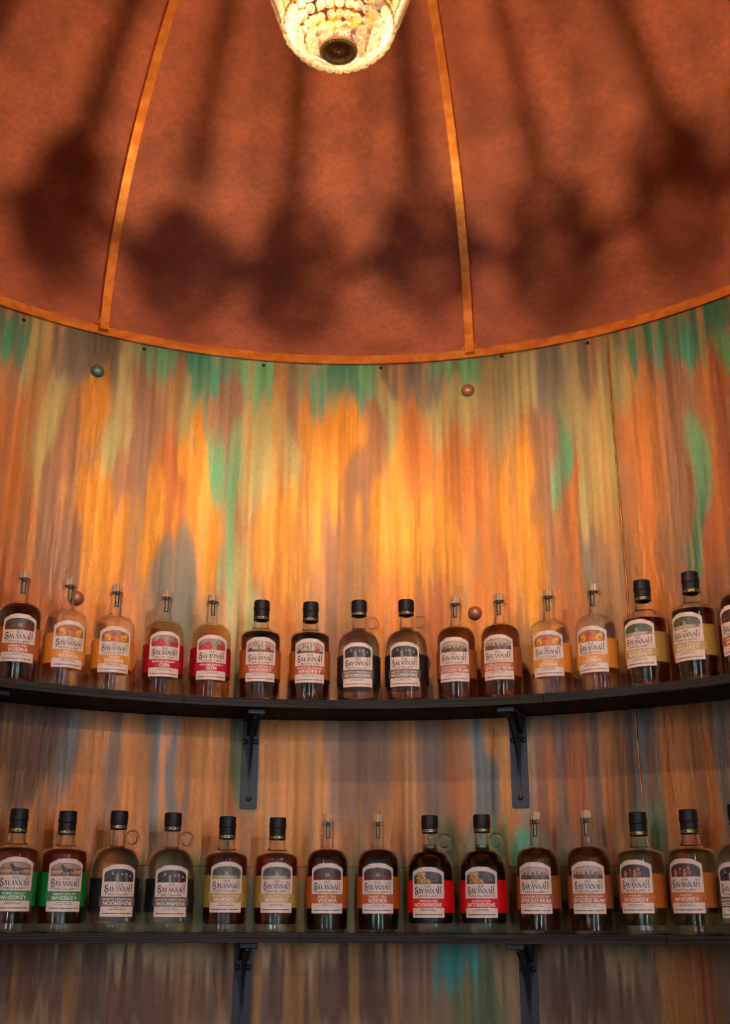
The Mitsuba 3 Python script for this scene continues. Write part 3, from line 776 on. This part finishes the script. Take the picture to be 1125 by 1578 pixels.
def picture(kind, r):
    """(background, [(shape, colour)]) for the little engraving in the arch; x over +-0.0267, z 0.059 to 0.079."""
    X, L, H = 0.0267, 0.0590, 0.0790
    hz = lambda a, b, c: (box(-X, a, X, b), c)
    if kind == 'foliage':
        return (92, 74, 62), [hz(L, 0.066, (112, 50, 38))] + blobs(r, 60, [(150, 52, 36), (120, 44, 34), (64, 60, 48), (98, 84, 70)], -X, X, L, 0.071, 0.0008, 0.002) + \
            [(stroke((x, 0.066), (x + r.uniform(-0.003, 0.003), 0.079), 0.0005), (58, 46, 40)) for x in np.linspace(-X, X, 24)] + [(box(-0.004, 0.064, 0.004, 0.070), (150, 132, 112))]
    if kind == 'peaches':
        return (206, 120, 62), blobs(r, 26, [(228, 150, 52), (240, 178, 66), (214, 92, 44), (120, 128, 62), (196, 62, 40)], -X, X, L, 0.076, 0.0022, 0.0042) + \
            [(Point(x, z).buffer(s), c) for x, z, s, c in ((-0.014, 0.066, 0.0058, (242, 182, 70)), (0.002, 0.063, 0.0052, (226, 116, 50)), (0.015, 0.066, 0.0062, (244, 172, 62)), (-0.002, 0.072, 0.004, (206, 70, 44)))] + \
            [(Point(x, z).buffer(0.0026), (228, 104, 56)) for x, z in ((-0.016, 0.064), (0.017, 0.064))] + [hz(0.0765, H, (170, 132, 100))]
    if kind == 'berries':
        return (164, 142, 128), [(Point(x, z).buffer(s), (206, 46, 52)) for x, z, s in ((-0.008, 0.0655, 0.0078), (-0.018, 0.063, 0.0055), (0.012, 0.063, 0.0042), (0.021, 0.064, 0.0056), (-0.026, 0.063, 0.004))] + \
            blobs(r, 55, [(226, 74, 72), (190, 34, 44), (236, 104, 96)], -0.022, 0.0005, L, 0.0715, 0.0006, 0.0014) + blobs(r, 25, [(214, 66, 66), (176, 36, 44)], 0.010, X, L, 0.068, 0.0006, 0.0014) + \
            [(stroke((0.003, 0.06), (0.009, 0.076), 0.001), (120, 110, 84)), (stroke((-0.02, 0.072), (-0.012, 0.077), 0.0016), (222, 190, 170)), (Point(0.02, 0.073).buffer(0.0035), (128, 116, 104))]
    if kind == 'street':
        return (214, 186, 164), [hz(L, 0.0625, (120, 84, 74))] + [(stroke((x, 0.061), (x + r.uniform(-0.002, 0.002), 0.078), r.uniform(0.0004, 0.001)), (96, 78, 70)) for x in np.linspace(-X, X, 15)] + \
            blobs(r, 34, [(110, 96, 84), (150, 128, 110), (84, 70, 66)], -X, X, 0.068, 0.078, 0.0005, 0.0013) + [(box(0.009, 0.0605, 0.0185, 0.0705), (168, 58, 54)), (box(0.0105, 0.066, 0.017, 0.069), (206, 120, 108)),
             (box(-0.004, 0.061, -0.003, 0.072), (70, 58, 56)), (box(-0.0065, 0.0675, -0.0005, 0.0685), (70, 58, 56)), (box(-0.0245, 0.06, -0.018, 0.0655), (74, 62, 60))]
    if kind == 'men':
        return (64, 58, 56), blobs(r, 70, [(40, 36, 36), (92, 84, 80), (140, 128, 122), (58, 52, 50)], -X, X, L, 0.077, 0.0006, 0.0018) + \
            [(Point(x, z).buffer(0.0016), (196, 178, 166)) for x, z in ((-0.013, 0.071), (-0.004, 0.069), (0.004, 0.0705), (0.012, 0.0712), (0.019, 0.068))] + \
            [(box(x - 0.0022, L, x + 0.0022, z), c) for x, z, c in ((-0.013, 0.0692, (44, 40, 40)), (-0.004, 0.0672, (150, 138, 130)), (0.004, 0.0688, (72, 64, 62)), (0.012, 0.0694, (120, 110, 104)), (0.019, 0.0662, (50, 46, 44)))]
    if kind == 'town':
        return (196, 166, 142), [hz(L, 0.0655, (104, 74, 58))] + blobs(r, 60, [(82, 58, 48), (128, 96, 76), (168, 134, 110)], -X, X, L, 0.069, 0.0006, 0.0016) + \
            [(box(x, 0.066, x + 0.003, z), c) for x, z, c in ((-0.02, 0.070, (120, 90, 74)), (-0.012, 0.0715, (150, 118, 96)), (-0.004, 0.0705, (98, 72, 60)), (0.004, 0.072, (140, 104, 84)), (0.012, 0.0702, (110, 82, 68)))] + \
            blobs(r, 14, [(168, 136, 114), (214, 188, 164)], -X, X, 0.073, 0.078, 0.001, 0.002, 0.5)
    if kind == 'orchard':
        return (98, 102, 84), [hz(L, 0.064, (176, 160, 136))] + blobs(r, 60, [(62, 70, 56), (88, 92, 74), (120, 118, 98)], -X, X, 0.066, 0.078, 0.0007, 0.0018) + \
            [(box(-0.003, 0.063, 0.003, 0.071), (164, 152, 128)), (Polygon([(-0.02, L), (0.02, L), (0.003, 0.0655), (-0.003, 0.0655)]), (198, 180, 156)), (box(0.019, 0.06, 0.024, 0.064), (150, 74, 56))]
    if kind == 'horse':
        d = (56, 40, 42)
        return (206, 158, 128), [hz(0.0705, H, (186, 146, 118)), hz(0.0675, 0.0705, (132, 110, 84)), hz(L, 0.0625, (164, 108, 84)), (affinity.scale(Point(0.001, 0.0678).buffer(0.0046), 1.5, 0.8), d),
                (Polygon([(-0.001, 0.0705), (-0.0075, 0.0768), (-0.0098, 0.0755), (-0.0092, 0.0735), (-0.0062, 0.0655)]), d), (Polygon([(-0.0068, 0.0778), (-0.0118, 0.0738), (-0.0108, 0.0720), (-0.0060, 0.0745)]), d),
                (Polygon([(0.006, 0.0700), (0.0105, 0.0690), (0.0118, 0.0630), (0.0098, 0.0640), (0.0085, 0.0675)]), d)] + [(stroke((x, 0.0675), (x + q, 0.0600), 0.0017), d) for x, q in ((-0.0052, -0.0030), (-0.0030, 0.0016), (0.0048, 0.0030), (0.0066, -0.0008))] + \
            blobs(r, 16, [(104, 92, 66), (150, 122, 94)], -X, X, 0.0685, 0.071, 0.0006, 0.0012)
    if kind == 'apples':
        return (86, 78, 76), [hz(L, 0.0622, (58, 48, 44)), (box(-X, 0.0735, -0.004, H), (190, 164, 140))] + blobs(r, 30, [(50, 46, 48), (110, 104, 104), (136, 124, 118)], 0.002, X, 0.063, 0.077, 0.0006, 0.0016) + \
            [(Point(-0.019 + 0.0046 * i + 0.0023 * (j % 2), 0.0612 + 0.0036 * j).buffer(0.0022), c) for j, n in enumerate((6, 5, 4, 3)) for i in range(n) for c in [((206, 140, 60), (184, 112, 46), (222, 168, 84))[(i + j) % 3]]] + \
            [(stroke((0.001, 0.0655), (0.002, 0.079), 0.0012), (60, 50, 48))]
    if kind == 'pickers':
        s = (196, 132, 106)
        return (84, 58, 52), blobs(r, 60, [(64, 46, 44), (112, 80, 72), (92, 68, 62)], -X, X, L, 0.078, 0.0006, 0.0018) + \
            [(Point(x, z).buffer(0.0024), s) for x, z in ((-0.0155, 0.068), (-0.006, 0.071), (0.002, 0.069), (0.0085, 0.072))] + [(affinity.scale(Point(x, z).buffer(0.0034), 1.0, 1.3), c) for x, z, c in
             ((-0.0155, 0.0625, (214, 130, 96)), (-0.006, 0.0645, (124, 76, 66)), (0.002, 0.0625, (206, 116, 84)), (0.0095, 0.065, (150, 92, 78)))]
    raise KeyError(kind)


CREAM, INKC = (238, 212, 195), (34, 28, 30)
KINDS = {  # name lines, wrap colour, banner colour, picture, width of the big line
    'sweet_tea': ('SWEET TEA', 'VODKA', (186, 92, 24), (196, 98, 40), 'foliage', 0.58), 'peach': ('PEACH', 'VODKA', (226, 140, 44), (232, 148, 64), 'peaches', 0.58),
    'gin': ('BRAMBLEBERRY', 'GIN', (166, 14, 40), (196, 24, 56), 'berries', 0.30), 'pecan': ('ROASTED PECAN', 'WHISKEY', (178, 92, 30), (196, 92, 50), 'street', 0.74),
    'moonshine': ('WHITE LIGHTNING', 'MOONSHINE', (30, 27, 28), (112, 98, 94), 'men', 0.86), 'rum': ('GEORGIA COLONY', 'SPICED RUM', (160, 84, 36), (188, 92, 56), 'town', 0.92),
    'peanut': ('PEANUT BUTTER', 'WHISKEY', (176, 138, 60), (196, 156, 84), 'orchard', 0.72), 'julep': ('MINT JULEP', 'WHISKEY', (10, 130, 44), (62, 132, 72), 'horse', 0.72),
    'apple': ('APPLE PIE', 'MOONSHINE', (226, 14, 22), (226, 30, 34), 'apples', 0.84), 'peach_whiskey': ('PEACH', 'WHISKEY', (196, 104, 36), (208, 110, 46), 'pickers', 0.72)}
RAD = {'A': 0.0402, 'B': 0.0414, 'C': 0.0439}
_prints = {}


def prints(shape, kind):
    if (shape, kind) in _prints:
        return _prints[(shape, kind)]
    r = np.random.default_rng(sorted(KINDS).index(kind) + 11)
    l1, l2, wc, bc, pic, bw = KINDS[kind]
    rad = RAD[shape]
    # wrap-round colour band, open at the back left where its ends meet
    w = Print(rad, 0.0006)
    half = 2.98 * rad
    w.poly(box(-half, 0.009, half, 0.0650), wc, 0)
    side = 1.75 * rad
    w.poly(box(-side - 0.004, 0.046, -side + 0.006, 0.060), (226, 214, 200), 1)
    w.poly(box(-side - 0.004, 0.016, -side + 0.006, 0.026), (226, 214, 200), 1)
    for i in range(9):
        w.poly(box(-side - 0.003, 0.0165 + i * 0.001, -side + 0.005, 0.0165 + i * 0.001 + r.uniform(0.0003, 0.0007)), (24, 22, 22), 2, 1.0)
    pale = tuple(int(0.6 * a + 0.4 * b) for a, b in zip(wc, CREAM))
    for i in range(13):
        ln = r.uniform(0.004, 0.011)
        w.poly(box(1.62 * rad - ln, 0.012 + i * 0.0038, 1.62 * rad, 0.0128 + i * 0.0038), pale, 1, 1.0)
    # front label
    p = Print(rad, 0.0012)
    p.poly(panel_shape(), CREAM, 0)
    p.poly(box(-HALF + 0.0006, 0.0006, HALF - 0.0006, 0.0182).buffer(0.0006), (206, 120, 110), 0)
    p.poly(box(-HALF + 0.0006, 0.0012, HALF - 0.0006, 0.0180).buffer(0.0006), CREAM, 1)
    arch = picture_shape()
    bg, items = picture(pic, r)
    p.poly(arch.buffer(0.0008), (80, 62, 54), 1)
    p.poly(arch, bg, 2)
    for i, (g, c) in enumerate(items):
        g = g.intersection(arch)
        if not g.is_empty:
            p.poly(g, c, 3 + 0.03 * i)
    put_text(p, 'OLD', 0.0, 0.0520, 0.0044, 0.0112, INKC, 1)
    put_name(p, 0.0416, 0.83 * LW, INKC, 1.3)
    put_text(p, 'DISTILLERY', 0.0, 0.0354, 0.0034, 0.62 * LW, INKC, 1)
    for sx in (-1, 1):
        p.poly(affinity.rotate(box(sx * 0.0235 - 0.0008, 0.0368, sx * 0.0235 + 0.0008, 0.0384), 45), INKC, 1)
        p.poly(stroke((sx * 0.0075, 0.0523), (sx * 0.015, 0.0535), 0.0004), (120, 104, 98), 1)
    for z, hw, th_, n in ((0.0142, 0.0125, 0.0011, 5), (0.0116, 0.0155, 0.0010, 6), (0.0046, 0.0265, 0.0019, 14)):
        x = -hw
        while x < hw:
            ln = r.uniform(0.0012, 0.0042)
            p.poly(box(x, z, min(x + ln, hw), z + th_), (70, 58, 58), 2)
            x += ln + r.uniform(0.0005, 0.0012)
    # name banner with ribbon ends
    b = Print(rad, 0.0018)
    e = HALF + 0.0005
    if kind == 'moonshine':
        rib = box(-e + 0.002, 0.0192, e - 0.002, 0.0318).buffer(0.0048).intersection(box(-1, 0.0172, 1, 0.0336))
        b.poly(rib, (60, 52, 50), 0)
        b.poly(rib.buffer(-0.0007), bc, 1)
    else:
        rib = Polygon([(-e, 0.0174), (e, 0.0174), (e, 0.0190), (e + 0.0052, 0.0190), (e + 0.0036, 0.0254), (e + 0.0052, 0.0318), (e, 0.0318), (e, 0.0334), (-e, 0.0334), (-e, 0.0318),
                       (-e - 0.0052, 0.0318), (-e - 0.0036, 0.0254), (-e - 0.0052, 0.0190), (-e, 0.0190)])
        dark = tuple(int(a * 0.8) for a in bc)
        b.poly(rib, dark if kind != 'peanut' else (222, 190, 118), 0)
        b.poly(rib.buffer(-0.0005), bc, 1)
    put_text(b, l1, 0.0, 0.0272, 0.0032, min(0.9, 0.062 * len(l1)) * LW, (246, 226, 206), 2)
    put_text(b, l2, 0.0, 0.0193, 0.0060, bw * LW, (250, 236, 222), 2)
    _prints[(shape, kind)] = (w.ply(), p.ply(), b.ply())
    return _prints[(shape, kind)]


LIFT = {'A': 0.0332, 'B': 0.0340, 'C': 0.0262}     # foot of the front label
glass, neck = {}, {}
for k, p in OUT.items():
    zn = NECK[k]
    q = np.array(p)
    body = [c for c in p if c[1] < zn] + [(np.interp(zn, q[8:-1, 1], q[8:-1, 0]), zn)]
    glass[k] = mikit.ply(lathe(sz(body), 56), 'm_clear_glass', smooth=40)
    up = [(np.interp(zn, q[8:-1, 1], q[8:-1, 0]), zn + 0.0003)] + [c for c in p[:-1] if c[1] > zn + 0.0012]
    zt = up[-1][1]
    ins = [(max(r_ - 0.0026, 0.004), z_) for r_, z_ in up if not (k == 'A' and z_ > 0.1905 and r_ > 0.0113)]
    ins[-1] = (ins[-1][0], zt)
    neck[k] = mikit.ply(lathe(sz(up + ins[::-1] + [up[0]]), 40), 'm_glass', smooth=40)
_fill = {}


def filling(shape, z, medium):
    kind_thin = shape == 'A' and medium in (None, 'gin')      # pale spirits let the light straight through
    k = (shape, z, medium)
    if k not in _fill:
        lo = split(shape, z)
        d = mikit.ply(lo, 'm_liquid_skin' if kind_thin else 'm_liquid', smooth=40)
        if medium:
            d = {**d, 'interior': {'type': 'ref', 'id': 'medium_' + medium}}
        _fill[k] = d
    return _fill[k]


stop = mikit.ply(lathe(sz([(0.0, 0.1972), (0.0094, 0.1972), (0.0100, 0.1985), (0.0102, 0.2085), (0.0096, 0.2108), (0.0, 0.2110)]), 32), 'm_cork', smooth=30)


def seal_print():
    """Black and gold paper seal that runs over the stopper and down the front of the neck."""
    d = []
    for half, (r0, z0), (r1, z1), col in ((0.0042, (0.0122, 0.166), (0.0122, 0.1895), 'k'), (0.0042, (0.0122, 0.1895), (0.0146, 0.1905), 'k'), (0.0042, (0.0146, 0.1905), (0.0146, 0.1965), 'k'),
                                          (0.0042, (0.0146, 0.1965), (0.0108, 0.1985), 'g'), (0.0042, (0.0108, 0.1985), (0.0108, 0.2112), 'g'), (0.0042, (0.0108, 0.2112), (0.0, 0.2118), 'g')):
        d.append((half, r0, z0 * HS, r1, z1 * HS, col))
    v, f, c = [], [], []
    for half, r0, z0, r1, z1, col in d:
        xs_ = np.linspace(-half, half, 7)
        n = len(v)
        for r_, z_ in ((r0, z0), (r1, z1)):
            for x in xs_:
                y = -math.sqrt(max(r_ * r_ - x * x, 0)) if r_ > half else -r_
                v.append((x, y, z_))
                edge = abs(x) > half - 0.0005
                c.append(lin((206, 160, 76) if col == 'g' and not edge else (20, 18, 16)))
        for i in range(6):
            f += [(n + i, n + i + 1, n + 8 + i), (n + i, n + 8 + i, n + 7 + i)]
    tv, tf = flat_text('OLD SAVANNAH')
    w = tv[:, 0].max()
    z0, z1 = 0.1685 * HS, 0.1885 * HS
    tv2 = np.stack([-(tv[:, 1] - 0.5) * 0.0038, z0 + tv[:, 0] / w * (z1 - z0)], -1)
    n = len(v)
    for x, z in tv2:
        v.append((x, -math.sqrt(0.0124 ** 2 - x * x), z))
        c.append(lin((236, 206, 130)))
    f += [tuple(q + n) for q in tf]
    return mikit.ply(trimesh.Trimesh(np.array(v), np.array(f), process=False), 'm_print', smooth=False, color=np.array(c))


seal = seal_print()
CAPS = {'B': mikit.ply(lathe(sz([(0.0154, 0.1635), (0.0160, 0.1640), (0.0158, 0.172), (0.0157, 0.1835), (0.0166, 0.1850), (0.0167, 0.1905), (0.0160, 0.1945), (0.0159, 0.2030), (0.0150, 0.2042), (0.0, 0.2044)]), 40), 'm_black', smooth=25),
        'C': mikit.ply(lathe(sz([(0.0148, 0.1760), (0.0155, 0.1765), (0.0154, 0.184), (0.0162, 0.1870), (0.0165, 0.1930), (0.0162, 0.2060), (0.0150, 0.2085), (0.0, 0.2090)]), 40), 'm_black', smooth=25)}
BANDZ = {'B': (0.1660, 0.1695), 'C': (0.1785, 0.1820)}


def bands(shape):
    r0 = 0.0159 if shape == 'B' else 0.0155
    a, b = BANDZ[shape]
    ms = []
    for z, h in ((a, 0.0004), (b, 0.0004)):
        ms.append(lathe(sz([(r0 + 0.0001, z - h), (r0 + 0.0005, z - h), (r0 + 0.0005, z + h), (r0 + 0.0001, z + h), (r0 + 0.0001, z - h)]), 40))
    for i in range(16):
        if i % 8 < 6:
            p = -PI / 2 + (i - 7) * 0.13
            q = box(-0.0007, 0, 0.0007, 0.0019 if i % 3 else 0.0014)
            m = trimesh.creation.extrude_polygon(q, 0.0004, engine='earcut')
            m.apply_transform(np.array([[1, 0, 0, 0], [0, 0, 1, 0], [0, 1, 0, 0], [0, 0, 0, 1.0]]))
            m.apply_translation([0, r0 + 0.0002, (a + 0.0008) * HS])
            m.apply_transform(trimesh.transformations.rotation_matrix(p - PI / 2, [0, 0, 1]))
            m.fix_normals()
            ms.append(m)
    return mikit.ply(cat(ms), 'm_goldfoil', smooth=False)


gold = {s: bands(s) for s in 'BC'}
ringp = [(0.0138 + 0.0132 + 0.0112 * math.cos(a), 0, 0.1605 * HS + 0.0125 * math.sin(a)) for a in np.linspace(0, 2 * PI, 33)[:-1]]
handle = mikit.ply(tube(ringp, 0.0034, 12, close=True, ref=(0, 1.0, 0)), 'm_glass', smooth=True)
RB = 0.912 * R


def bottle(shape, kind, phi, shelf, off, fill, medium, name, label, category, group):
    t = thing(name, label, category, group)
    P = np.array([RB * math.sin(phi), RB * math.cos(phi), shelf + 0.0004])
    al = math.atan2(CAM[0] - P[0], -(CAM[1] - P[1])) + math.asin(off)
    tw = T().translate(P.tolist()).rotate([0, 0, 1], math.degrees(al))
    lab = T().translate([P[0], P[1], P[2] + LIFT[shape] * HS]).rotate([0, 0, 1], math.degrees(al)) @ T().scale([1, 1, HS])
    add(t + '__glass_body', glass[shape], None, to_world=tw)
    add(t + '__neck', neck[shape], None, to_world=tw)
    add(t + '__liquid', filling(shape, fill, medium), None, to_world=tw)
    w, p, b = prints(shape, kind)
    add(t + '__wrap_label', w, None, to_world=lab)
    add(t + '__front_label', p, None, to_world=lab)
    add(t + '__front_label__name_banner', b, None, to_world=lab)
    if shape == 'A':
        add(t + '__stopper', stop, None, to_world=tw)
        add(t + '__paper_seal', seal, None, to_world=tw)
    else:
        add(t + '__capsule', CAPS[shape], None, to_world=tw)
        add(t + '__capsule__gold_bands', gold[shape], None, to_world=tw)
    if shape == 'C':
        add(t + '__neck__handle', handle, None, to_world=tw)


V, W, J, RU, GI = 'vodka bottle', 'whiskey bottle', 'moonshine jug', 'rum bottle', 'gin bottle'
UP = [
    ('A', 'sweet_tea', -0.597, 0.05, 0.146, 'sweet_tea', V, 'dark sweet tea vodka with orange-brown band at the left end of the upper shelf', 'sweet tea vodka'),
    ('A', 'peach', -0.5109, 0.24, 0.146, None, V, 'clear peach vodka on the upper shelf, next to the dark bottle at left end', 'peach vodka'),
    ('A', 'peach', -0.4206, 0.12, 0.146, None, V, 'clear peach vodka bottle on the upper shelf, left neighbour of the crimson-banded gins', 'peach vodka'),
    ('A', 'gin', -0.3243, 0.08, 0.147, 'gin', GI, 'amber gin with crimson band, the one standing beside the clear peach vodka', 'brambleberry gin'),
    ('A', 'gin', -0.2338, 0.08, 0.147, 'gin', GI, 'amber gin with crimson band, the one standing beside the black-capped whiskey', 'brambleberry gin'),
    ('B', 'pecan', -0.1375, 0.03, 0.139, 'pecan', W, 'black-capped roasted pecan whiskey above the left bracket, beside the gin', 'roasted pecan whiskey'),
    ('B', 'pecan', -0.0407, 0.0, 0.139, 'pecan', W, 'black-capped roasted pecan whiskey beside the clear jug with a loop handle', 'roasted pecan whiskey'),
    ('C', 'moonshine', 0.0551, -0.06, 0.150, None, J, 'clear loop-handled jug with black band on the upper shelf, beside the pecan whiskey', 'white lightning moonshine'),
    ('C', 'moonshine', 0.1485, -0.12, 0.150, None, J, 'clear loop-handled jug with black band on the upper shelf, beside the spiced rum', 'white lightning moonshine'),
    ('A', 'rum', 0.2462, -0.16, 0.148, 'rum', RU, 'orange-brown spiced rum on the upper shelf beside the clear loop-handled jug', 'spiced rum'),
    ('A', 'rum', 0.3328, -0.18, 0.148, 'rum', RU, 'orange-brown spiced rum above the right bracket, beside the clear peach vodka', 'spiced rum'),
    ('A', 'peach', 0.4289, -0.18, 0.146, None, V, 'clear peach vodka bottle on the upper shelf, right neighbour of the spiced rum', 'peach vodka'),
    ('A', 'peach', 0.5173, -0.29, 0.146, None, V, 'clear peach vodka bottle on the upper shelf, left neighbour of the gold-banded whiskey', 'peach vodka'),
    ('B', 'peanut', 0.6105, -0.36, 0.126, 'peanut', W, 'gold-banded red-amber whiskey on the upper shelf, standing beside the clear peach vodka', 'peanut butter whiskey'),
    ('B', 'peanut', 0.7024, -0.40, 0.130, 'peanut', W, 'red-amber whiskey with gold band on the upper shelf, second from the right edge', 'peanut butter whiskey'),
    ('A', 'sweet_tea', 0.7932, -0.45, 0.146, 'sweet_tea', V, 'dark bottle cut by the right edge of the picture on the upper shelf', 'sweet tea vodka')]
LO = [
    ('B', 'julep', -0.5616, 0.10, 0.138, 'julep', W, 'green-banded mint julep whiskey cut by the left edge on the lower shelf', 'mint julep whiskey'),
    ('B', 'julep', -0.476, 0.14, 0.138, 'julep', W, 'green-banded mint julep whiskey standing whole beside the clear handled jug', 'mint julep whiskey'),
    ('C', 'moonshine', -0.3844, 0.19, 0.147, None, J, 'clear loop-handled jug with black band on the lower shelf, beside the green-banded whiskey', 'white lightning moonshine'),
    ('C', 'moonshine', -0.2868, 0.10, 0.147, None, J, 'clear loop-handled jug with black band on the lower shelf, beside the gold-banded whiskey', 'white lightning moonshine'),
    ('B', 'peanut', -0.1868, 0.06, 0.139, 'julep', W, 'dark red whiskey with gold band on the lower shelf, beside the clear handled jug', 'peanut butter whiskey'),
    ('B', 'peanut', -0.0941, 0.03, 0.139, 'julep', W, 'dark red whiskey with gold band on the lower shelf, beside the near-black vodka', 'peanut butter whiskey'),
    ('A', 'sweet_tea', -0.0009, 0.0, 0.147, 'sweet_tea', V, 'near-black sweet tea vodka on the lower shelf, beside the gold-banded whiskey', 'sweet tea vodka'),
    ('A', 'sweet_tea', 0.0926, -0.03, 0.147, 'sweet_tea', V, 'near-black sweet tea vodka on the lower shelf, beside the red-banded jug', 'sweet tea vodka'),
    ('C', 'apple', 0.1884, -0.13, 0.155, 'apple', J, 'dark apple pie moonshine jug with bright red band, beside the near-black vodka', 'apple pie moonshine'),
    ('C', 'apple', 0.2849, -0.13, 0.155, 'apple', J, 'dark apple pie moonshine jug with bright red band, beside the spiced rum', 'apple pie moonshine'),
    ('A', 'rum', 0.3843, -0.18, 0.148, 'pecan', RU, 'brown spiced rum on the lower shelf, beside the red-banded jug', 'spiced rum'),
    ('A', 'rum', 0.4769, -0.10, 0.148, 'pecan', RU, 'brown spiced rum on the lower shelf, beside the pale amber whiskey', 'spiced rum'),
    ('B', 'peach_whiskey', 0.5695, -0.33, 0.138, 'peach_whiskey', W, 'pale amber peach whiskey on the lower shelf, beside the spiced rum', 'peach whiskey'),
    ('B', 'peach_whiskey', 0.6595, -0.38, 0.138, 'peach_whiskey', W, 'pale amber peach whiskey on the lower shelf, second from the right edge', 'peach whiskey'),
    ('C', 'moonshine', 0.7457, -0.40, 0.147, None, J, 'clear jug cut by the right edge of the picture on the lower shelf', 'white lightning moonshine')]
for rows_, z, where in ((UP, ZU, 'upper'), (LO, ZL, 'lower')):
    for shape, kind, phi, off, fill, med, catg, lab, grp in rows_:
        bottle(shape, kind, phi, z, off, fill, med, catg.replace(' ', '_'), lab, catg, f'{grp} on the {where} shelf')
